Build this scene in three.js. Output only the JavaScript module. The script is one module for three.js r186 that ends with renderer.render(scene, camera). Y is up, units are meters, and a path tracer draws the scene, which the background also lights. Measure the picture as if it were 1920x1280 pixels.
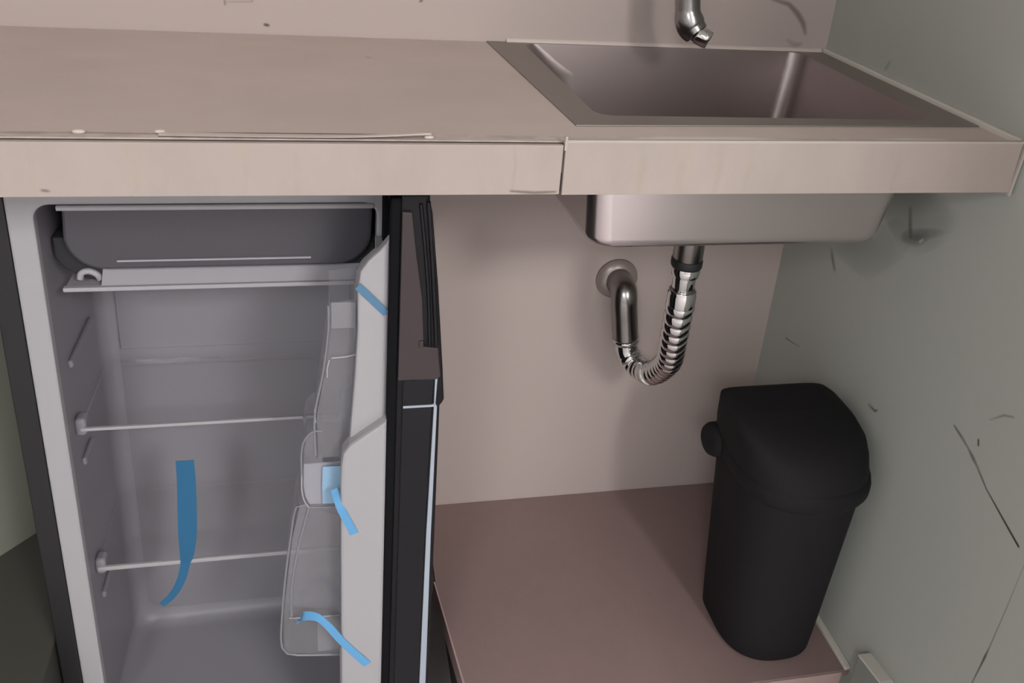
import * as THREE from 'three';
import { RoundedBoxGeometry } from 'three/addons/geometries/RoundedBoxGeometry.js';
import { mergeGeometries } from 'three/addons/utils/BufferGeometryUtils.js';
import { RectAreaLightUniformsLib } from 'three/addons/lights/RectAreaLightUniformsLib.js';

// ---------------------------------------------------------------- camera, lamps, exposure
const scene = new THREE.Scene();
scene.background = new THREE.Color(0x05060a);
const camera = new THREE.PerspectiveCamera(2 * Math.atan(640 / 1657.48) * 180 / Math.PI, 1.5, 0.02, 30);
camera.position.set(0, 1.283, 0);
{
  const m = new THREE.Matrix4().makeBasis(
    new THREE.Vector3(0.9764044, 0.0776547, 0.2015043),
    new THREE.Vector3(0.0097712, 0.9162654, -0.4004525),
    new THREE.Vector3(-0.2157285, 0.3929726, 0.8938869));
  camera.quaternion.setFromRotationMatrix(m);
}
camera.setViewOffset(1920, 1280, -18.6, 240.2, 1920, 1280);
camera.updateProjectionMatrix();
scene.add(camera);

const renderer = new THREE.WebGLRenderer({ antialias: true });
renderer.toneMapping = THREE.LinearToneMapping;
renderer.toneMappingExposure = 1.0;
renderer.shadowMap.enabled = true;
RectAreaLightUniformsLib.init();

const FLOOR = -0.12, CEIL = 2.55;
// two ceiling panels: [x, z, width, depth, intensity, colour]
const LAMPS = [
  [1.25, 2.1, 0.6, 1.2, 44, 0xfffbfb],
  [-1.0, 2.1, 0.6, 1.2, 18, 0xfbfdff],  // left panel added to brighten the right partition
];

// ---------------------------------------------------------------- helpers
let seed = 12345;
const rnd = () => { seed = (seed * 1664525 + 1013904223) >>> 0; return seed / 4294967296; };
const used = {};
function numbered(n) { const k = used[n] = (used[n] ?? -1) + 1; return k ? `${n}_${String(k).padStart(3, '0')}` : n; }
function mesh(name, geo, mat, parent = scene) {
  const m = new THREE.Mesh(geo, mat); m.name = numbered(name); m.castShadow = m.receiveShadow = true; parent.add(m); return m;
}
function thing(name, label, category, pos = [0, 0, 0]) {
  const g = new THREE.Group(); g.name = numbered(name); g.position.set(...pos); g.userData = { label, category }; scene.add(g); return g;
}
function tag(o, label, category, group) { Object.assign(o.userData, { label, category }); if (group) o.userData.group = group; return o; }
function struct(name, geo, mat, label, parent = scene) { const m = mesh(name, geo, mat, parent); m.userData.kind = 'structure'; if (label) m.userData.label = label; return m; }
const clean = g => { for (const k of Object.keys(g.attributes)) if (!['position', 'normal', 'uv'].includes(k)) g.deleteAttribute(k); return g.index ? g.toNonIndexed() : g; };
const merge = gs => gs.length === 1 ? gs[0] : mergeGeometries(gs.map(clean));
function box(x0, x1, y0, y1, z0, z1, r = 0) {
  const w = x1 - x0, h = y1 - y0, d = z1 - z0;
  const g = r ? new RoundedBoxGeometry(w, h, d, 2, Math.min(r, w / 2.01, h / 2.01, d / 2.01)) : new THREE.BoxGeometry(w, h, d);
  return g.translate((x0 + x1) / 2, (y0 + y1) / 2, (z0 + z1) / 2);
}
// prism of an XY outline, from z0 to z1
function prismZ(pts, z0, z1, bevel = 0, holes = []) {
  const s = new THREE.Shape(pts.map(p => new THREE.Vector2(p[0], p[1])));
  for (const h of holes) s.holes.push(new THREE.Path(h.map(p => new THREE.Vector2(p[0], p[1]))));
  const g = new THREE.ExtrudeGeometry(s, { depth: z1 - z0 - 2 * bevel, bevelEnabled: bevel > 0, bevelThickness: bevel, bevelSize: bevel, bevelOffset: -bevel, bevelSegments: 2, curveSegments: 8 });
  return g.translate(0, 0, z0 + bevel);
}
// prism of an XZ outline, from y0 to y1
function prismY(pts, y0, y1, bevel = 0, holes = []) {
  const f = q => q.map(p => [p[0], -p[1]]);
  return prismZ(f(pts), y0, y1, bevel, holes.map(f)).rotateX(-Math.PI / 2);
}
// prism of a ZY outline (given as [y, z]), from x0 to x1
function prismX(pts, x0, x1, bevel = 0) {
  return prismZ(pts.map(p => [-p[1], p[0]]), x0, x1, bevel).rotateY(Math.PI / 2);
}
function rrect(x0, x1, y0, y1, r, n = 5) {
  const q = Array.isArray(r) ? r : [r, r, r, r], o = [], c = [[x1 - q[0], y1 - q[0], 0], [x0 + q[1], y1 - q[1], 1], [x0 + q[2], y0 + q[2], 2], [x1 - q[3], y0 + q[3], 3]];
  for (const [cx, cy, k] of c) for (let i = 0; i <= n; i++) { const r = q[k], a = (k + i / n) * Math.PI / 2; o.push([cx + r * Math.cos(a), cy + r * Math.sin(a)]); }
  return o;
}
// skin through rings of equal point count; caps as separate fans
function loft(rings, capStart, capEnd) {
  const pos = [], idx = [], n = rings[0].length;
  for (const r of rings) for (const p of r) pos.push(...p);
  for (let i = 0; i < rings.length - 1; i++) for (let j = 0; j < n; j++) {
    const a = i * n + j, b = i * n + (j + 1) % n, c = a + n, d = b + n;
    idx.push(a, b, d, a, d, c);
  }
  const cap = (r, flip) => {
    const s = pos.length / 3, c = [0, 0, 0]; for (const p of r) for (let k = 0; k < 3; k++) c[k] += p[k] / n;
    pos.push(...c); for (const p of r) pos.push(...p);
    for (let j = 0; j < n; j++) { const a = s + 1 + j, b = s + 1 + (j + 1) % n; flip ? idx.push(s, b, a) : idx.push(s, a, b); }
  };
  if (capStart) cap(rings[0], true);
  if (capEnd) cap(rings[rings.length - 1], false);
  const g = new THREE.BufferGeometry();
  g.setAttribute('position', new THREE.Float32BufferAttribute(pos, 3));
  g.setAttribute('uv', new THREE.Float32BufferAttribute(new Array(pos.length / 3 * 2).fill(0), 2));
  g.setIndex(idx); g.computeVertexNormals(); return g;
}
function sweep(points, radius, segs = 60, radial = 20, capped = true) {
  const curve = points.isCurve ? points : new THREE.CatmullRomCurve3(points.map(p => new THREE.Vector3(...p)), false, 'centripetal');
  const fr = curve.computeFrenetFrames(segs, false), rings = [];
  for (let i = 0; i <= segs; i++) {
    const c = curve.getPointAt(i / segs), r = typeof radius === 'function' ? radius(i / segs) : radius, ring = [];
    for (let j = 0; j < radial; j++) {
      const a = j / radial * Math.PI * 2;
      const v = c.clone().addScaledVector(fr.normals[i], Math.cos(a) * r).addScaledVector(fr.binormals[i], Math.sin(a) * r);
      ring.push([v.x, v.y, v.z]);
    }
    rings.push(ring);
  }
  return loft(rings, capped, capped);
}
function lathe(profile, x, y, z, dir = [0, 1, 0], n = 32) {
  const g = new THREE.LatheGeometry(profile.map(p => new THREE.Vector2(Math.max(p[0], 1e-4), p[1])), n);
  g.applyQuaternion(new THREE.Quaternion().setFromUnitVectors(new THREE.Vector3(0, 1, 0), new THREE.Vector3(...dir).normalize()));
  return g.translate(x, y, z);
}
function planarUV(g, fu, fv) {
  const p = g.attributes.position, uv = [];
  for (let i = 0; i < p.count; i++) { const v = [p.getX(i), p.getY(i), p.getZ(i)]; uv.push(fu(v), fv(v)); }
  g.setAttribute('uv', new THREE.Float32BufferAttribute(uv, 2)); return g;
}
// smooth value noise
function vnoise(x, y, s) {
  const h = (i, j) => { let n = (i * 374761393 + j * 668265263 + s * 974634777) | 0; n = Math.imul(n ^ (n >>> 13), 1274126177); return ((n ^ (n >>> 16)) >>> 0) / 4294967295; };
  const i = Math.floor(x), j = Math.floor(y), f = x - i, g = y - j, u = f * f * (3 - 2 * f), v = g * g * (3 - 2 * g);
  return (h(i, j) * (1 - u) + h(i + 1, j) * u) * (1 - v) + (h(i, j + 1) * (1 - u) + h(i + 1, j + 1) * u) * v;
}
const fbm = (x, y, s) => vnoise(x, y, s) * .5 + vnoise(x * 2.1, y * 2.1, s + 1) * .3 + vnoise(x * 4.3, y * 4.3, s + 2) * .2;
function canvasTex(w, h, draw, wrap = THREE.ClampToEdgeWrapping) {
  const c = document.createElement('canvas'); c.width = w; c.height = h;
  draw(c.getContext('2d'), w, h);
  const t = new THREE.CanvasTexture(c); t.colorSpace = THREE.SRGBColorSpace; t.wrapS = t.wrapT = wrap; return t;
}
// fill a canvas with base colour modulated by f(x, y) around 1
function fillNoise(ctx, w, h, base, f) {
  const im = ctx.createImageData(w, h), d = im.data;
  for (let j = 0; j < h; j++) for (let i = 0; i < w; i++) {
    const k = f(i / w, 1 - j / h), o = (j * w + i) * 4;
    d[o] = Math.min(255, base[0] * k); d[o + 1] = Math.min(255, base[1] * k); d[o + 2] = Math.min(255, base[2] * k); d[o + 3] = 255;
  }
  ctx.putImageData(im, 0, 0);
}
// soft stroke of varying width on a canvas; pts are canvas pixels [x, y, halfWidth, alpha]
function stroke(ctx, pts, rgb, step = 1.5) {
  for (let i = 0; i < pts.length - 1; i++) {
    const [x0, y0, w0, b0] = pts[i], [x1, y1, w1, b1] = pts[i + 1], na = (a, w) => 1 - Math.pow(1 - Math.min(a, .97), Math.min(1, 1.1 * step / w)), a0 = na(b0, w0), a1 = na(b1, w1), n = Math.max(1, Math.ceil(Math.hypot(x1 - x0, y1 - y0) / step));
    for (let k = 0; k < n; k++) {
      const t = k / n, x = x0 + (x1 - x0) * t, y = y0 + (y1 - y0) * t, w = w0 + (w1 - w0) * t, a = a0 + (a1 - a0) * t;
      const g = ctx.createRadialGradient(x, y, 0, x, y, w);
      g.addColorStop(0, `rgba(${rgb},${a})`); g.addColorStop(.25, `rgba(${rgb},${a * .86})`); g.addColorStop(.5, `rgba(${rgb},${a * .5})`); g.addColorStop(.75, `rgba(${rgb},${a * .14})`); g.addColorStop(1, `rgba(${rgb},0)`);
      ctx.fillStyle = g; ctx.fillRect(x - w, y - w, 2 * w, 2 * w);
    }
  }
}
const std = (color, roughness, extra = {}) => new THREE.MeshStandardMaterial({ color, roughness, side: THREE.DoubleSide, ...extra });
const phys = (color, roughness, extra = {}) => new THREE.MeshPhysicalMaterial({ color, roughness, side: THREE.DoubleSide, ...extra });

// ---------------------------------------------------------------- materials
const grain = new THREE.DataTexture(new Uint8Array(256 * 256 * 4), 256, 256);
{ const d = grain.image.data; for (let j = 0; j < 256; j++) for (let i = 0; i < 256; i++) { const v = 120 + 60 * (rnd() - .5) + 40 * (rnd() - .5); d.set([v, v, v, 255], (j * 256 + i) * 4); }
  grain.wrapS = grain.wrapT = THREE.RepeatWrapping; grain.magFilter = THREE.LinearFilter; grain.needsUpdate = true; }
const M = {
  wall: std(0xcfc2b9, .85),
  room: std(0xcccccc, .9),
  ceiling: std(0xd8d4ce, .9),
  floor: std(0xc6c0be, .6),
  band: null, worktop: null,
  bandEdge: std(0xb9b0a9, .5),
  peel: std(0xcfc3bd, .5),
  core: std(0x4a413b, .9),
  steel: phys(0xa89d9b, .33, { metalness: .96 }),
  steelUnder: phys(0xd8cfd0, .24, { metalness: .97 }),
  steelRim: phys(0x8d857f, .45, { metalness: .45 }),
  chrome: phys(0xd8d8d8, .07, { metalness: 1 }),
  chromeDull: phys(0x9a9896, .26, { metalness: 1 }),
  rubber: std(0x141416, .6),
  rosette: std(0xa29690, .35, { metalness: .3 }),
  bin: phys(0x1f1d20, .8, { specularIntensity: .5 }),
  binLid: phys(0x1d1c1e, .75, { specularIntensity: .5 }),
  black: phys(0x121215, .35, { specularIntensity: .5 }),
  blackGloss: phys(0x14151a, .2, { specularIntensity: .6 }),
  shell: std(0x1c1c1e, .5),
  gasket: phys(0x0e0e11, .8, { specularIntensity: .3 }),
  grip: phys(0x3a3032, .5),
  trimSteel: phys(0xa9b3c0, .35, { metalness: .2 }),
  white: phys(0xa5a4a7, .42),
  liner: phys(0x89878d, .45),
  freezer: phys(0x4d4c52, .36, { metalness: .2 }),
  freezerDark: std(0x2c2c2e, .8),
  tray: phys(0xa5a3a8, .42),
  glass: phys(0xffffff, .03, { transmission: 1, thickness: 0, ior: 1.45 }),
  clear: phys(0xf2f2f4, .1, { transmission: .93, thickness: 0, ior: 1.3 }),
  clearEdge: phys(0xb4b4ba, .35, { transmission: .55, thickness: 0 }),
  tape: std(0x5f9fcf, .55),
  tapeDull: std(0x527c9c, .55),  // duller, greyer blue than the other tape
  frost: phys(0xe2e2e8, .4, { transmission: .5, thickness: 0 }),
  tapeDeep: std(0x22648c, .55),
  tapePale: phys(0x9fc6e2, .5, { transmission: .25, thickness: 0 }),
  boardTop: null,
  boardEdge: std(0xb39a96, .7),
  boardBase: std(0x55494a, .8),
  plinth: std(0x46453f, .7),
  panel: std(0x85877b, .8),
  skirting: std(0x8b8c86, .8),
  caulk: std(0xd2c6bf, .5),
  trim: std(0xd8d4ca, .5),
  lampFrame: std(0xe8e8e8, .5),
};

// ---------------------------------------------------------------- room shell
const RW = 0.81, BW = -1.316;          // right partition face, back wall face
{
  // back wall: scuffs above the worktop (texture window x -0.6..0.81, y 0.9..1.2)
  const W = 2048, H = 436, X = x => (x + .6) / 1.41 * W, Y = y => (1.2 - y) / .3 * H;
  const t = canvasTex(W, H, c => {
    fillNoise(c, W, H, [190, 176, 170], (u, v) => 1);
    stroke(c, [[X(-.137), Y(1.034), 4, .15], [X(-.1), Y(1.036), 4, .25], [X(-.097), Y(1.05), 3, .2]], '95,85,78');
    stroke(c, [[X(-.137), Y(1.03), 4, .4], [X(-.138), Y(1.05), 3, .3]], '95,85,78');
    stroke(c, [[X(-.084), Y(1.004), 5, .8], [X(-.078), Y(1.003), 5, .8]], '70,62,55');
    stroke(c, [[X(.137), Y(1.046), 4, .7], [X(.141), Y(1.048), 4, .6]], '90,80,76');
    stroke(c, [[X(.695), Y(1.073), 6, .4], [X(.728), Y(1.066), 9, .55], [X(.746), Y(1.052), 11, .6], [X(.760), Y(1.036), 11, .55], [X(.768), Y(1.018), 7, .3]], '96,88,82');
    stroke(c, [[X(.735), Y(1.01), 10, .12], [X(.752), Y(1.0), 12, .25], [X(.765), Y(1.004), 6, .2]], '96,86,82');
  });
  struct('wall_back', planarUV(box(-2.5, 3.1, FLOOR, CEIL, BW - .12, BW), p => (p[0] + .6) / 1.41, p => (p[1] - .9) / .3), std(0xffffff, .8, { map: t }), 'pale plaster back wall behind the worktop and sink');
}
{
  // right partition: scuffs and cracks, texture window z -1.316..-0.5, y 0..1.2
  const W = 1400, H = 2048, X = z => (z + 1.316) / .816 * W, Y = y => (1.2 - y) / 1.2 * H;
  const t = canvasTex(W, H, c => {
    fillNoise(c, W, H, [178, 181, 173], () => 1);
    const dark = '42,40,36';
    // long scratch
    stroke(c, [[X(-.82), Y(.609), 4, .5], [X(-.80), Y(.603), 8, .35], [X(-.787), Y(.598), 5, .35], [X(-.775), Y(.592), 9, .5], [X(-.765), Y(.587), 6, .35], [X(-.74), Y(.571), 3.5, .6], [X(-.703), Y(.556), 4, .9], [X(-.67), Y(.543), 4.5, .95]], dark);
    stroke(c, [[X(-.776), Y(.62), 4, .8], [X(-.773), Y(.612), 4, .8]], dark);
    stroke(c, [[X(-.77), Y(.655), 3, .15], [X(-.752), Y(.675), 5, .3], [X(-.737), Y(.683), 4, .25]], dark);
    // hair crack, low on the wall
    stroke(c, [[X(-.655), Y(.56), 2.2, .12], [X(-.656), Y(.46), 2.4, .28], [X(-.658), Y(.39), 2.6, .4], [X(-.659), Y(.372), 4.5, .7], [X(-.66), Y(.356), 3.5, .6], [X(-.664), Y(.3), 2.2, .3]], dark);
    // small scuffs
    stroke(c, [[X(-1.245), Y(.484), 5, .4], [X(-1.225), Y(.488), 4, .35], [X(-1.198), Y(.495), 4, .2]], dark);
    stroke(c, [[X(-.99), Y(.522), 10, .12], [X(-.972), Y(.522), 6, .5], [X(-.966), Y(.528), 4, .4]], dark);
    // dirt and the soft shadow of the bowl, both painted on the wall
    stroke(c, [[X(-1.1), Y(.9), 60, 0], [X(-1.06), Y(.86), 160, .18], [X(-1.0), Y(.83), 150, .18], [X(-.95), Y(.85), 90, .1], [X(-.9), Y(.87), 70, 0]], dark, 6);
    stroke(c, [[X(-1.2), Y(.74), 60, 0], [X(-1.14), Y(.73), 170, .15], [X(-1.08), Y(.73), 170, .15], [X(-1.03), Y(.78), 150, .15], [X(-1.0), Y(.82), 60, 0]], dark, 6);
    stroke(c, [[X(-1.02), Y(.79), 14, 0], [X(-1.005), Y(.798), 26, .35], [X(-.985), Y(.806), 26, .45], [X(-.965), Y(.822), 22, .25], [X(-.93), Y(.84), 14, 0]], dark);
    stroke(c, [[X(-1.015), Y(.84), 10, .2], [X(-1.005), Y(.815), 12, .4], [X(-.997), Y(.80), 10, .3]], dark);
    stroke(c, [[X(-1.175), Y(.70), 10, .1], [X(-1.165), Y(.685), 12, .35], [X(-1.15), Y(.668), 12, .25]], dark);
    stroke(c, [[X(-.978), Y(.803), 5, .7], [X(-.972), Y(.81), 5, .6]], '205,205,196');
    stroke(c, [[X(-.918), Y(1.08), 9, .15], [X(-1.147), Y(1.006), 10, .2]].slice(1).concat([[X(-1.14), Y(1.02), 8, .15]]), dark);
  });
  struct('wall_right', planarUV(box(RW, RW + .1, FLOOR, CEIL, BW, .05), p => (p[2] + 1.316) / .816, p => p[1] / 1.2), std(0xffffff, .8, { map: t }), 'grey-green scuffed partition wall to the right of the sink');
}
struct('floor', box(-2.5, 3.1, FLOOR - .1, FLOOR, BW - .1, 3.1), M.floor, 'dark floor below the worktop');
struct('ceiling', box(-2.5, 3.1, CEIL, CEIL + .1, BW - .1, 3.1), M.ceiling);
struct('wall_left', box(-2.5, -2.4, FLOOR, CEIL, BW, 3.1), M.room);
struct('wall_far_right', box(3, 3.1, FLOOR, CEIL, BW, 3.1), M.room);
struct('wall_front', box(-2.4, 3, FLOOR, CEIL, 3, 3.1), M.room);

LAMPS.forEach(([x, z, w, d, I, col], i) => {
  const t = thing('ceiling_lamp', ['flat white ceiling lamp panel on the right half of the ceiling', 'flat white ceiling lamp panel added on the left half of the ceiling to light the right wall'][i], 'lamp', [x, CEIL, z]);
  mesh('lamp_frame', merge([box(-w / 2 - .02, w / 2 + .02, -.03, 0, -d / 2 - .02, -d / 2), box(-w / 2 - .02, w / 2 + .02, -.03, 0, d / 2, d / 2 + .02), box(-w / 2 - .02, -w / 2, -.03, 0, -d / 2, d / 2), box(w / 2, w / 2 + .02, -.03, 0, -d / 2, d / 2)]), M.lampFrame, t);
  mesh('diffuser', box(-w / 2, w / 2, -.02, -.001, -d / 2, d / 2), std(0xffffff, .6, { emissive: col, emissiveIntensity: Math.min(I, 6) }), t);
  const l = new THREE.RectAreaLight(col, I, w, d); l.name = 'lamp_light'; l.position.set(0, -.024, 0); l.rotation.x = -Math.PI / 2; t.add(l);
});

// ---------------------------------------------------------------- worktop
const TOP = .99;
const rimOuter = [[.239, BW + .002], [.272, -.905], [.802, -.921], [.802, BW + .002]];
{
  const W = 2048, H = 700, x0 = -.66, x1 = .81, z0 = BW, z1 = -.84;
  const X = x => (x - x0) / (x1 - x0) * W, Y = z => (z - z0) / (z1 - z0) * H;
  const topTex = canvasTex(W, H, c => {
    fillNoise(c, W, H, [198, 184, 176], (u, v) => {
      const a = fbm(u * 9, v * 4, 3), b = fbm(u * 40, v * 16, 9);
      let k = .955 + .07 * a + .02 * b;
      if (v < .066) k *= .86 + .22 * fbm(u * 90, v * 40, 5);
      return k;
    });
    // grey wear marks near the sink
    stroke(c, [[X(.08), Y(-1.25), 20, 0], [X(.12), Y(-1.13), 60, .05], [X(.16), Y(-1.04), 80, .1], [X(.2), Y(-.95), 90, .12], [X(.22), Y(-.9), 60, 0]], '120,108,105');
    stroke(c, [[X(.12), Y(-1.1), 14, 0], [X(.15), Y(-1.03), 26, .05], [X(.17), Y(-.98), 30, .07], [X(.185), Y(-.94), 20, 0]], '100,92,88');
    stroke(c, [[X(.055), Y(-1.2), 8, .25], [X(.06), Y(-1.19), 8, .2]], '100,92,86');
    stroke(c, [[X(-.3), Y(-.866), 5, .35], [X(-.23), Y(-.868), 5, .3], [X(-.16), Y(-.866), 5, .45], [X(-.12), Y(-.866), 4, .2]], '95,86,78');
    stroke(c, [[X(.1), Y(-.862), 6, .3], [X(.16), Y(-.86), 8, .25], [X(.23), Y(-.857), 5, .4]], '205,195,188');
    stroke(c, [[X(.3), Y(-.860), 5, .3], [X(.36), Y(-.866), 14, .8], [X(.46), Y(-.866), 15, .75], [X(.55), Y(-.861), 5, .2]], '222,216,208');
    stroke(c, [[X(.6), Y(-.863), 5, .3], [X(.66), Y(-.868), 15, .8], [X(.71), Y(-.868), 13, .75], [X(.76), Y(-.862), 4, .3]], '222,216,208');
    stroke(c, [[X(.1), Y(-.863), 5, .3], [X(.107), Y(-.866), 5, .5]], '85,75,68');
  });
  M.worktop = std(0xffffff, .55, { map: topTex });
  const bandTex = canvasTex(W, 128, c => {
    fillNoise(c, W, 128, [172, 160, 153], (u, v) => {
      const s = fbm(u * 26, v * .6, 21), s2 = fbm(u * 120, v * 1.5, 33);
      return .97 + .06 * s + .015 * s2;
    });
    for (const [x, w, a] of [[.33, 10, .22], [.375, 16, .14], [.42, 8, .2], [.455, 8, .14], [.64, 6, .16], [.19, 4, .25], [-.03, 9, .1], [-.27, 7, .1], [-.18, 14, .1], [-.08, 12, .1]])
      stroke(c, [[X(x), 10, w * 1.4, a * .3], [X(x + .003), 60, w * 1.4, a * .7], [X(x + .001), 124, w, a * .6]], '150,134,126', 4);
    stroke(c, [[X(-.262), 112, 5, .6], [X(-.256), 114, 5, .6]], '90,78,70');
    stroke(c, [[X(.19), 118, 4, .6], [X(.215), 122, 6, .6], [X(.24), 120, 4, .6]], '90,78,70');
  });
  M.band = std(0xffffff, .5, { map: bandTex });
  const topUV = g => planarUV(g, p => (p[0] - x0) / (x1 - x0), p => 1 - (p[2] - z0) / (z1 - z0));
  const bandUV = g => planarUV(g, p => (p[0] - x0) / (x1 - x0), p => (p[1] - .932) / .062);
  const hole = [[.245 + .02, BW + .006], [.285, -.92], [.79, -.935], [.79, BW + .006]];
  const wt = thing('worktop', 'long taupe laminate worktop with pale worn front edge, sink set in its right end', 'worktop', [0, 0, 0]);
  mesh('slab', topUV(prismY([[-1.5, BW + .001], [-1.5, -.8545], [.2445, -.8545], [.2445, -.852], [.803, -.852], [.803, BW + .001]], .955, TOP, 0, [hole])), M.worktop, wt);
  const b1 = mesh('edge_band', bandUV(box(-1.5, .2432, .9325, .9882, -.8522, -.846, .001)), M.band, wt); b1.userData.label = 'left length of pale front edge strip, ending at a dark joint';
  const b2 = mesh('edge_band', bandUV(prismZ([[.2455, .9325], [.8025, .9325], [.8025, .9965], [.2448, .9935]], -.8515, -.8445, .0008)), M.band, wt); b2.userData.label = 'right length of pale front edge strip in front of the sink';
  mesh('edge_core', merge([box(-1.5, .802, .934, .954, -.872, -.8518), box(-1.5, .2442, .934, .9885, -.8544, -.8534)]), M.core, wt);
  // lip of the right strip standing a little above the top, and its loose right end
  mesh('edge_lip', prismZ([[.246, .9915], [.8035, .9945], [.8035, .9972], [.246, .9945]], -.8465, -.8438), M.bandEdge, wt);
  mesh('edge_lip', box(.2437, .2462, .983, .9985, -.8475, -.8438), M.bandEdge, wt);
  mesh('edge_end', prismZ([[.8015, .929], [.8045, .929], [.8085, .999], [.8055, .999]], -.852, -.842), M.bandEdge, wt);
  // strip of banding peeled up along the left edge
  const peel = []; const NP = 24;
  for (let i = 0; i <= NP; i++) {
    const t = i / NP, x = -.157 + .262 * t, lift = .0006 + .004 * Math.pow(Math.max(0, t - .55) / .45, 2), z = -.8625 + .003 * t + .002 * Math.sin(t * 3);
    const w = .011 - .003 * t;
    peel.push([[x, TOP + lift, z - w / 2], [x, TOP + lift + .0012, z - w / 2], [x, TOP + lift + .0016 + .002 * t * t, z + w / 2], [x, TOP + lift, z + w / 2]]);
  }
  mesh('peeled_strip', loft(peel, true, true), M.peel, wt);
  mesh('gap_shadow_line', box(-.152, .06, TOP - .0005, TOP + .0004, -.8712, -.8702), M.core, wt);  // thin dark strip in place of the shadow behind the peeled edging
  for (const [x, z, s] of [[-.229, -.866, .0042], [-.157, -.868, .0036], [.103, -.858, .0035]]) {
    const g = new THREE.IcosahedronGeometry(s, 1).scale(1.5, .6, .8).translate(x, TOP + .0018, z);
    mesh('glue_crumb', g, M.caulk, wt);
  }
}
// sealant along the back wall and the upstand along the right wall
struct('trim_1', prismX([[TOP + .0006, BW + .0008], [TOP + .0065, BW + .0008], [TOP + .0048, BW + .0035], [TOP + .0015, BW + .006]], .27, .80), M.caulk, 'pale sealant line between back wall and sink');
struct('trim_2', box(.8035, .8098, .93, TOP + .007, BW + .001, -.853, .0012), M.trim, 'thin white upstand strip along the right wall beside the sink');

// ---------------------------------------------------------------- sink
{
  const sk = thing('sink', 'square stainless steel sink bowl let into the worktop beside the right wall', 'sink');
  const skew = p => [p[0] + (p[0] < .53 ? -.012 : 0) * (-.943 - p[1]) / .359 + (p[0] < .53 ? .004 : 0), p[1]];
  const inner = rrect(.303, .757, -1.306, -.943, .022, 6).map(skew);
  mesh('rim', prismY(rimOuter, TOP + .0003, TOP + .0016, .0005, [inner.slice().reverse()]), M.steelRim, sk);
  const ring = (x0, x1, z0, z1, r, y) => rrect(x0, x1, z0, z1, r, 6).map(skew).map(p => [p[0], y, p[1]]);
  const lerp = (t, y, o = 0) => ring(.303 + .016 * t - o, .757 - .025 * t + o, -1.306 + .018 * t - o, -.943 - .012 * t + o, [.022 + .004 * t + o, .022 + .004 * t + o, .022 + .06 * Math.min(1, t * 4) + o, .022 + .004 * t + o], y);
  const sh = (k, y, o) => ring(.319 + k - o, .732 - k + o, -1.288 + k - o, -.955 - k + o, [.028 + k * .4, .028 + k * .4, .08 + k * .2, .028 + k * .4], y);
  const outside = loft([lerp(0, TOP - .001, .0015), lerp(1, .826, .0015), sh(.0025, .8165, .0015), sh(.009, .8115, .0015), sh(.02, .81, .0015)], false, true);
  const inside = loft([lerp(0, TOP + .001), lerp(.12, .968), lerp(.25, .945), lerp(.5, .905), lerp(1, .826), sh(.003, .8175, 0), sh(.009, .813, 0), sh(.02, .8115, 0)], false, true);
  mesh('bowl', inside, M.steel, sk);
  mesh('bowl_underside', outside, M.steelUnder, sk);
  mesh('drain_basket', lathe([[0, -.062], [.0215, -.062], [.0215, -.008], [.034, -.004], [.036, 0], [.03, .0015], [.022, -.002], [0, -.004]], .5, .8115, -1.05), M.chromeDull, sk);
}

// ---------------------------------------------------------------- drain trap
{
  const t = thing('drain_trap', 'chrome bottle-neck drain pipe with ribbed hose bending into the wall under the sink', 'drain pipe');
  t.userData.label = 'chrome drain pipe with ribbed flexible hose bending into the wall under the sink';
  mesh('washer', lathe([[0, -.007], [.0215, -.007], [.0225, -.004], [.0225, .004], [.0215, .006], [0, .006]], .5, .744, -1.05), M.rubber, t);
  mesh('tail_pipe', lathe([[0, -.04], [.0165, -.04], [.0165, -.006], [.0195, -.004], [.0205, .004], [.019, .012], [.0165, .012]], .5005, .727, -1.05), M.chrome, t);
  mesh('nut', lathe([[0, -.016], [.0185, -.016], [.021, -.013], [.021, .004], [.0195, .008], [.0205, .010], [.018, .013], [0, .013]], .5008, .688, -1.05, [0, 1, 0], 12), M.chrome, t);
  const hose = [[.5012, .68, -1.05], [.503, .655, -1.055], [.514, .592, -1.08], [.527, .54, -1.11], [.5345, .509, -1.14], [.5385, .474, -1.175], [.538, .455, -1.2], [.5335, .445, -1.225], [.525, .446, -1.245], [.515, .462, -1.258], [.5105, .482, -1.261]];
  mesh('ribbed_hose', sweep(hose, u => u < .74 ? .0178 + .0036 * Math.pow(Math.abs(Math.sin(u * Math.PI * 19)), .6) : .0205 + .0012 * Math.abs(Math.sin(u * Math.PI * 30)) * (u < .93 ? 1 : 0), 420, 28), M.chrome, t);
  mesh('collar', lathe([[0, -.005], [.0238, -.005], [.0246, 0], [.0238, .005], [0, .005]], .5097, .487, -1.2612, [-.14, 1, -.02]), M.chrome, t);
  mesh('outlet_pipe', sweep([[.51, .482, -1.261], [.5035, .525, -1.262], [.4985, .556, -1.262], [.4978, .568, -1.264], [.498, .5765, -1.27], [.4985, .5795, -1.28], [.499, .58, -1.3], [.499, .58, -1.3155]], .0228, 70, 28), M.chromeDull, t);
  mesh('wall_flange', lathe([[.0226, .013], [.027, .0125], [.033, .008], [.0375, .003], [.0385, 0], [.0226, 0]], .499, .577, BW + .0003, [0, 0, 1], 40), M.rosette, t);
}

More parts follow.
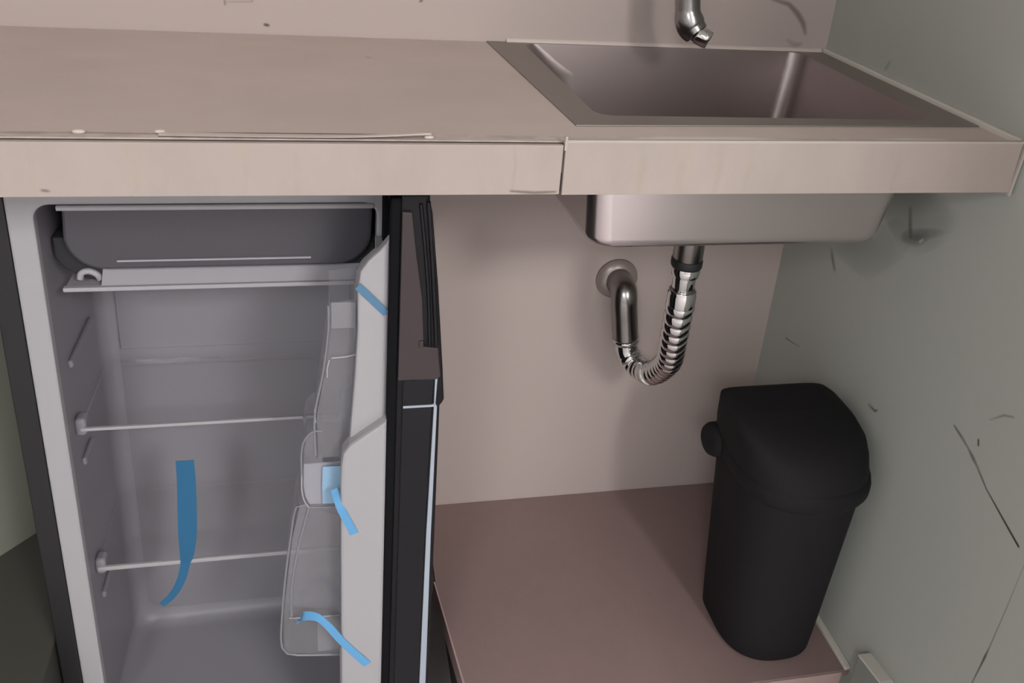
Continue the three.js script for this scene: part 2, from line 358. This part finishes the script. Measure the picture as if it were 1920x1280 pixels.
// ---------------------------------------------------------------- tap
{
  const t = thing('wall_tap', 'chrome wall tap with short downturned spout above the sink', 'tap');
  mesh('spout', sweep([[.497, 1.165, -1.285], [.497, 1.17, -1.25], [.499, 1.155, -1.215], [.502, 1.115, -1.2], [.505, 1.08, -1.197], [.508, 1.062, -1.195], [.514, 1.048, -1.192], [.521, 1.040, -1.186]], u => .018 + .003 * (u > .82 ? Math.sin((u - .82) / .18 * Math.PI) : 0), 70, 24), M.chromeDull, t);
  mesh('aerator', lathe([[0, .004], [.0085, .004], [.011, -.003], [.0135, -.003], [.0145, .002], [.0145, .014], [.0125, .019], [0, .02]], .534, 1.0345, -1.176, [-.8, .35, -.5], 8), M.chrome, t);
  mesh('aerator_grille', lathe([[0, 0], [.009, 0], [.009, .002], [0, .002]], .5315, 1.0355, -1.1776, [-.8, .35, -.5], 16), M.rubber, t);
  mesh('wall_flange', lathe([[.014, .036], [.018, .03], [.02, .012], [.03, .006], [.032, 0], [.014, 0]], .497, 1.165, BW + .0005, [0, 0, 1]), M.chromeDull, t);
  mesh('handle', merge([lathe([[0, 0], [.013, 0], [.015, .012], [.012, .02], [0, .022]], .497, 1.178, -1.262), box(.49, .504, 1.192, 1.2, -1.27, -1.2, .003)]), M.chrome, t);
}

// ---------------------------------------------------------------- fridge
{
  const fr = thing('mini_fridge', 'open black and white mini fridge with empty shelves under the worktop', 'fridge', [0, 0, 0]);
  const ZF = -1.04, B = FLOOR + .015;
  // black cabinet as an open box
  mesh('cabinet', merge([box(-.394, -.366, B, .915, -1.304, ZF - .003, .003), box(.1, .13, B, .915, -1.304, ZF - .003, .003), box(-.37, .105, .866, .915, -1.304, ZF - .003, .002), box(-.37, .105, B, -.07, -1.304, ZF - .003, .002), box(-.37, .105, -.07, .87, -1.304, -1.275)]), M.shell, fr);
  for (const x of [-.36, .1]) for (const z of [-1.08, -1.27]) mesh('foot', lathe([[0, 0], [.015, 0], [.015, .012], [.01, .0155], [0, .0155]], x, FLOOR, z), M.rubber, fr);
  const hole = rrect(-.336, .062, -.055, .842, .018, 5);
  const fl = mesh('front_frame', prismZ(rrect(-.3655, .1, -.09, .868, .006, 3), ZF - .014, ZF, .003, [hole.slice().reverse()]), M.white, fr);
  const rr = (x0, x1, y0, y1, r, z) => rrect(x0, x1, y0, y1, r, 5).map(p => [p[0], p[1], z]);
  mesh('liner', loft([rr(-.336, .062, -.055, .842, .018, ZF - .002), rr(-.338, .063, -.057, .842, .022, -1.12), rr(-.338, .063, -.057, .842, .026, -1.232), rr(-.334, .059, -.053, .838, .03, -1.248), rr(-.326, .051, -.045, .83, .03, -1.257), rr(-.315, .04, -.034, .819, .03, -1.26)], false, true), M.liner, fr);
  mesh('back_plate', merge([box(-.312, .035, .508, .74, -1.2605, -1.257, .0017)]), M.liner, fr);
  // top ledge above the freezer flap
  mesh('top_ledge', prismX([[.8415, -1.05], [.8365, -1.045], [.8355, -1.0385], [.840, -1.0375], [.8415, -1.039]], -.31, .058), M.white, fr);
  // freezer compartment
  const fz = mesh('freezer_box', (() => {
    const prof = []; const x0 = -.3135, x1 = .057, yt = .835, yb = .7455, r = .046;
    for (let i = 0; i <= 10; i++) { const a = Math.PI + i / 10 * Math.PI / 2; prof.push([x0 + r + r * Math.cos(a), yb + r + r * Math.sin(a)]); }
    for (let i = 0; i <= 10; i++) { const a = Math.PI * 1.5 + i / 10 * Math.PI / 2; prof.push([x1 - r + r * Math.cos(a), yb + r + r * Math.sin(a)]); }
    prof.push([x1 + .001, yt], [x0 + .003, yt]);
    return prismZ(prof, -1.24, -1.06, .004);
  })(), M.freezer, fr);
  mesh('freezer_ridge', box(-.255, -.02, .757, .7595, -1.061, -1.0575, .001), M.tray, fz);
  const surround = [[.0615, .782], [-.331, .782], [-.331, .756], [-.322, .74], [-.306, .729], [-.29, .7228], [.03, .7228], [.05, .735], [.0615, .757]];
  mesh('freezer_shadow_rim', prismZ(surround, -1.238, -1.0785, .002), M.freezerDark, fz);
  // drip tray shelf
  const dt = mesh('drip_tray', merge([box(-.321, .06, .7165, .7225, -1.066, -1.0575, .0015), box(-.32, .06, .7165, .719, -1.25, -1.066), prismX([[.7225, -1.0625], [.7385, -1.078], [.7385, -1.082], [.719, -1.07]], -.277, .055, 0), box(-.277, .055, .7345, .7385, -1.16, -1.08)]), M.tray, fr);
  mesh('tray_clip', (() => sweep([[-.304, .726, -1.075], [-.302, .734, -1.076], [-.293, .736, -1.077], [-.284, .73, -1.078], [-.281, .7235, -1.078]], .0042, 20, 10))(), M.tray, dt);
  for (const [y, x0, edge] of [[.4945, -.33, .005], [.2455, -.334, .007]]) {
    const s = mesh('glass_shelf', box(x0, .058, y - .002, y + .002, -1.245, -1.079), M.glass, fr);
    mesh('shelf_trim', box(x0, .058, y - edge / 2, y + edge / 2, -1.081, -1.0755, .0015), M.white, s);
    mesh('shelf_peg', box(-.3375, -.322, y - .012, y + .016, -1.1, -1.077, .006), M.liner, s);
  }
  // runners moulded in the left wall
  for (const [y, l] of [[.59, .12], [.43, .05], [.18, .05]]) mesh('wall_runner', box(-.3385, -.331, y - .006, y + .006, -1.09 - l, -1.09, .005), M.liner, fr);
  // ---- door, standing open at a right angle
  const dz0 = -1.036, dz1 = -.888;
  const outer = [[.0795, .915], [.109, .915], [.114, .894], [.124, .8], [.1335, .692], [.137, .647], [.1355, .643], [.132, .638], [.1335, .437], [.135, .161], [.135, -.05], [.0795, -.05]];
  const door = mesh('door', prismZ(outer, dz0, dz1, .0018), M.black, fr); door.userData.label = 'narrow black door edge standing open towards the viewer';
  mesh('gasket', merge([box(.068, .0798, -.045, .912, dz1 - .016, dz1 + .0005, .003), box(.068, .0798, -.045, .912, dz0 + .004, dz0 + .02, .003), box(.068, .0798, .895, .912, dz0, dz1, .003)]), M.gasket, door);
  mesh('edge_grip', prismZ([[.0805, .897], [.091, .896], [.0975, .843], [.1055, .789], [.1095, .725], [.1262, .722], [.1308, .683], [.126, .679], [.0805, .68]], dz1 - .002, dz1 + .004, .0008), M.grip, door);
  mesh('grip_rail', sweep([[.1005, .905, dz1 + .001], [.106, .86, dz1 + .001], [.113, .79, dz1 + .001], [.1165, .726, dz1 + .001]], .0022, 30, 8), M.blackGloss, door);
  mesh('grip_rail', sweep([[.1085, .908, dz1 + .002], [.1135, .86, dz1 + .002], [.1195, .79, dz1 + .002], [.1245, .726, dz1 + .002]], .0026, 30, 8), M.blackGloss, door);
  mesh('latch_tab', box(.1035, .1085, .724, .734, dz1 + .003, dz1 + .006, .001), M.grip, door);
  mesh('edge_panel', prismZ([[.0865, .6785], [.1235, .678], [.1225, .6445], [.1205, .441], [.121, -.045], [.0865, -.045]], dz1 - .001, dz1 + .0025, .0008), M.blackGloss, door);
  mesh('edge_trim', merge([prismZ([[.1245, .6795], [.1275, .6795], [.1265, .643], [.1285, .639], [.1285, .44], [.131, .165], [.131, -.045], [.1215, -.045], [.122, .167], [.1222, .441], [.1245, .636]], dz1 - .001, dz1 + .0035, .0008), box(.0875, .1245, .6395, .6425, dz1 + .001, dz1 + .0033)]), M.trimSteel, door);
  const up = [[.0685, .857], [.058, .843], [.045, .83], [.0365, .817], [.0335, .793], [.0338, .741], [.031, .682], [.0265, .614], [.0235, .56], [.0685, .56]];
  const lo = [[.0685, .622], [.045, .6045], [.024, .588], [.0165, .576], [.0145, .56], [.0135, .53], [.0135, -.04], [.0685, -.04]];
  const lin = mesh('door_liner', merge([prismZ(up, dz1 - .028, dz1 - .012, .003), prismZ(lo, dz1 - .022, dz1 + .003, .004), prismZ(up.map(p => [p[0], p[1] - .06]), dz0 + .004, dz0 + .018, .003), prismZ(lo, dz0 + .003, dz0 + .02, .004), box(.06, .0695, -.04, .80, dz0 + .003, dz1 - .02)]), M.white, door);
  // clear door bins: end panels follow the outline, plus front, floor and back rail
  const zA = -.921, zB = -1.005;
  function bin(outline, front, floorY, fx, bx, name) {
    const fp = []; for (const [x, y] of front) fp.push([[x, y, zB], [x + .0022, y, zB], [x + .0022, y, zA], [x, y, zA]]);
    return mesh(name, merge([prismZ(outline, zA - .0022, zA, .0006), prismZ(outline, zB, zB + .0022, .0006), loft(fp, true, true), box(fx, bx, floorY, floorY + .0025, zB, zA)]), M.clear, door);
  }
  bin([[.002, .767], [.033, .77], [.033, .693], [.033, .545], [-.015, .545], [-.0165, .611], [-.006, .672], [.001, .732]], [[-.0155, .545], [-.0165, .611], [-.006, .672], [.001, .732]], .693, .0, .033, 'upper_bin');
  bin([[-.008, .587], [-.02, .586], [-.029, .575], [-.033, .56], [-.034, .505], [-.032, .482], [-.026, .468], [.0135, .449], [.0135, .535], [-.008, .538]], [[-.026, .468], [-.034, .49], [-.034, .505], [-.033, .56], [-.029, .575]], .466, -.028, .0135, 'middle_bin');
  bin([[-.03, .4735], [-.039, .474], [-.05, .419], [-.064, .29], [-.066, .225], [-.06, .213], [-.015, .203], [.0135, .2], [.0135, .45]], [[-.06, .213], [-.066, .225], [-.064, .29], [-.05, .419], [-.039, .474]], .274, -.062, .0135, 'lower_bin');
  // bright moulded edges of the bins
  const edge = (pts, r = .0011) => sweep(pts.map(p => [p[0], p[1], zA + .0004]), r * .75, 24, 8);
  mesh('bin_edge', edge([[.004, .692], [.02, .693], [.032, .6955]], .0014), M.white, door);
  mesh('bin_edge', edge([[.0015, .69], [-.001, .677], [-.001, .665]], .0014), M.white, door);
  mesh('bin_edge', edge([[-.034, .52], [-.034, .495], [-.031, .478], [-.026, .4685]], .0015), M.white, door);
  mesh('bin_edge', edge([[-.026, .468], [-.006, .4665], [.012, .4665]], .0012), M.clearEdge, door);
  mesh('bin_edge', edge([[-.029, .4735], [-.039, .474], [-.05, .419], [-.064, .29], [-.066, .225], [-.06, .213], [-.015, .203], [.012, .2]], .0019), M.clearEdge, door);
  mesh('bin_edge', edge([[-.026, .468], [-.04, .405], [-.05, .34], [-.052, .282]], .0022), M.clearEdge, door);
  mesh('bin_edge', edge([[.001, .764], [.001, .735], [-.006, .672], [-.0165, .611], [-.0165, .55]], .002), M.clearEdge, door);
  mesh('bin_edge', edge([[-.008, .587], [-.02, .586], [-.029, .575], [-.033, .56], [-.034, .52]], .0018), M.clearEdge, door);
  mesh('frosted_patch', box(.004, .0325, .733, .768, zA, zA + .0016, .0006), M.clearEdge, door);
  mesh('frosted_patch', prismZ([[-.031, .535], [-.0325, .505], [-.03, .484], [-.025, .471], [.0135, .469], [.0135, .535]], zA - .004, zA - .0025), M.frost, door);
  mesh('frosted_patch', box(-.018, .0135, .204, .272, zA - .006, zA - .0045, .0006), M.clearEdge, door);
  mesh('bin_edge', edge([[-.055, .279], [-.03, .277], [.012, .275]], .0013), M.white, door);
  mesh('bin_edge', edge([[-.0165, .62], [-.0165, .611], [-.0155, .6]], .0014), M.white, door);
}

// ---------------------------------------------------------------- packing tape left on the fridge
function strip(name, pts, widths, dir, mat, label) {          // ribbon with thickness through pts, width along dir
  const d = new THREE.Vector3(...dir).normalize(), rings = [];
  const cv = new THREE.CatmullRomCurve3(pts.map(p => new THREE.Vector3(...p)), false, 'centripetal'), n = 28;
  for (let i = 0; i <= n; i++) {
    const t = i / n, c = cv.getPoint(t), k = t * (widths.length - 1), a = Math.floor(Math.min(k, widths.length - 1.001)), w = widths[a] + (widths[a + 1] - widths[a]) * (k - a);
    const tan = cv.getTangent(t), side = d.clone().addScaledVector(tan, -d.dot(tan)).normalize(), nrm = new THREE.Vector3().crossVectors(tan, side).normalize().multiplyScalar(.0003);
    side.multiplyScalar(w / 2);
    const P = (s, q) => c.clone().addScaledVector(side, s).addScaledVector(nrm, q).toArray();
    rings.push([P(-1, -1), P(1, -1), P(1, 1), P(-1, 1)]);
  }
  return tag(mesh(name, loft(rings, true, true), mat), label, 'tape', 'strips of blue packing tape left on the fridge');
}
const zt = -.8842;
strip('packing_tape', [[.0335, .8, -.8985], [.05, .782, -.8985], [.0665, .763, -.8985]], [.009, .009, .0085], [.7, .72, 0], M.tapeDull, 'dull blue tape strip slanting across the top of the white door liner');
strip('packing_tape', [[.006, .512, -.9], [.0125, .497, -.886], [.02, .478, zt], [.0305, .452, zt]], [.009, .01, .0105, .0105], [1, .45, 0], M.tape, 'short blue tape strip just below the middle door bin');
strip('packing_tape', [[-.041, .288, -.905], [-.036, .302, -.9], [-.018, .309, -.89], [-.006, .301, zt], [.016, .264, zt], [.049, .217, zt]], [.011, .011, .012, .011, .0105, .0115], [.55, .84, 0], M.tape, 'bent blue tape strip across the lowest door bin and liner');
strip('packing_tape', [[.004, .533, -.9185], [.003, .5, -.9185], [.002, .474, -.9185]], [.024, .024, .021], [1, 0, 0], M.tapePale, 'pale blue tape patch stuck on the end of the middle door bin');
strip('packing_tape', [[-.1985, .438, -1.069], [-.199, .40, -1.07], [-.2015, .35, -1.071], [-.2045, .30, -1.072], [-.208, .262, -1.0735], [-.2115, .244, -1.0748], [-.22, .212, -1.073], [-.235, .184, -1.072], [-.25, .17, -1.071]], [.024, .0255, .0265, .026, .02, .0135, .0125, .011, .009], [1, .1, 0], M.tapeDeep, 'long dark blue tape strip hanging from the lower glass shelf');

// ---------------------------------------------------------------- waste bin
{
  const t = thing('waste_bin', 'black plastic swing-lid waste bin on the board beside the right wall', 'bin');
  const N = 64;
  // D-shaped ring: nearly square at the back, rounded at the front
  const ring = (cx, hw, zb, zf, y, nf = 2.5, yaw = 0) => {
    const o = [], zc = zb + (zf - zb) * .42;
    for (let i = 0; i < N; i++) {
      const a = i / N * Math.PI * 2, c = Math.cos(a), s = Math.sin(a), front = s > 0, n = front ? nf : 7;
      const k = Math.pow(Math.pow(Math.abs(c), n) + Math.pow(Math.abs(s), n), -1 / n);
      o.push([cx + hw * c * k, y, zc + (front ? zf - zc : zc - zb) * s * k]);
    }
    return o;
  };
  const bottom = .1005;
  mesh('body', loft([ring(.7, .074, -1.036, -.9, bottom), ring(.7, .079, -1.042, -.894, bottom + .006), ring(.7, .082, -1.046, -.892, .15), ring(.7, .0955, -1.067, -.884, .395), ring(.7, .0965, -1.068, -.883, .415)], true, true), M.bin, t);
  mesh('lid_rim', loft([ring(.702, .0965, -1.068, -.884, .413), ring(.702, .102, -1.072, -.879, .4155), ring(.703, .1042, -1.074, -.875, .424), ring(.703, .1045, -1.074, -.875, .436), ring(.703, .103, -1.073, -.878, .444), ring(.702, .098, -1.07, -.884, .448)], true, true), M.binLid, t);
  mesh('swing_flap', loft([ring(.7, .103, -1.073, -.881, .444), ring(.7, .1035, -1.073, -.884, .455, 2.5), ring(.699, .104, -1.074, -.895, .472, 2.6), ring(.698, .1025, -1.074, -.912, .488, 2.8), ring(.695, .0985, -1.074, -.94, .501, 3), ring(.69, .092, -1.073, -.972, .508, 3.2), ring(.689, .079, -1.065, -1.0, .5105, 3.2)], true, true), M.binLid, t);
  mesh('pivot_boss', lathe([[0, .016], [.016, .0155], [.024, .011], [.0275, .004], [.0275, -.008], [0, -.008]], .6, .425, -1.052, [-1, .05, .15]), M.binLid, t);
}

// ---------------------------------------------------------------- raised board under the sink
{
  const W = 1024, H = 700;
  const bt = canvasTex(W, H, c => fillNoise(c, W, H, [142, 120, 117], (u, v) => .96 + .06 * fbm(u * 6, v * 4, 71) + .03 * fbm(u * 60, v * 40, 77)));
  M.boardTop = std(0xffffff, .6, { map: bt });
  const t = thing('floor_board', 'raised dusky pink board on the floor under the sink', 'board');
  const out = [[.178, BW + .001], [.175, -1.13], [.197, -.929], [.204, -.866], [.808, -.866], [.808, BW + .001]];
  mesh('top_sheet', planarUV(prismY(out, .088, .1, .001), p => (p[0] - .17) / .65, p => (p[2] + 1.32) / .46), M.boardTop, t);
  mesh('edge_strip', merge([prismY([[.1725, -1.13], [.1752, -1.13], [.2, -.905], [.206, -.8635], [.2035, -.8635], [.194, -.929]], .068, .0995), box(.204, .795, .062, .0985, -.866, -.863, .001)]), M.boardEdge, t);
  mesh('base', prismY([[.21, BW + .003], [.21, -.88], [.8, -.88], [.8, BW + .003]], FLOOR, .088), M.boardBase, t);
}
struct('trim_3', prismX([[.1003, -1.31], [.1003, -.866], [.1075, -.866], [.1075, -1.31]], .8, .8097, .001), M.trim, 'pale bead between board and right wall');
struct('baseboard_right', prismX([[FLOOR, -.838], [.169, -.836], [.177, -.782], [.178, .04], [FLOOR, .04]], .789, .8098, .001), M.skirting, 'grey skirting end standing against the right wall before the board');
mesh('skirting_cap', prismX([[.1692, -.836], [.1722, -.836], [.1802, -.782], [.181, .04], [.178, .04], [.1772, -.782]], .789, .8098), M.trim, scene.getObjectByName('baseboard_right'));

// ---------------------------------------------------------------- dark corner left of the fridge
tag(mesh('floor_plinth', merge([box(-1.1, -.4, FLOOR, .13, -1.315, -.93, .004)]), M.plinth), 'dark low plinth on the floor left of the fridge', 'plinth');
{
  // upright grey-green panel standing askew on the plinth
  const a = [-.56, -1.209], b = [-.4795, -1.301], n = [.0, .0];
  const pts = [a, b, [b[0] - .02, b[1] - .012], [a[0] - .16, a[1] - .098], [a[0] - .14, a[1] + .16], [a[0] - .125, a[1] + .16]];
  const o = [[-.70, -1.049], [-.4795, -1.301], [-.4945, -1.3135], [-.715, -1.0615]];
  tag(mesh('side_panel', prismY(o, .13, .93, .001), M.panel), 'grey-green upright panel standing on the plinth left of the fridge', 'panel');
}

renderer.render(scene, camera);
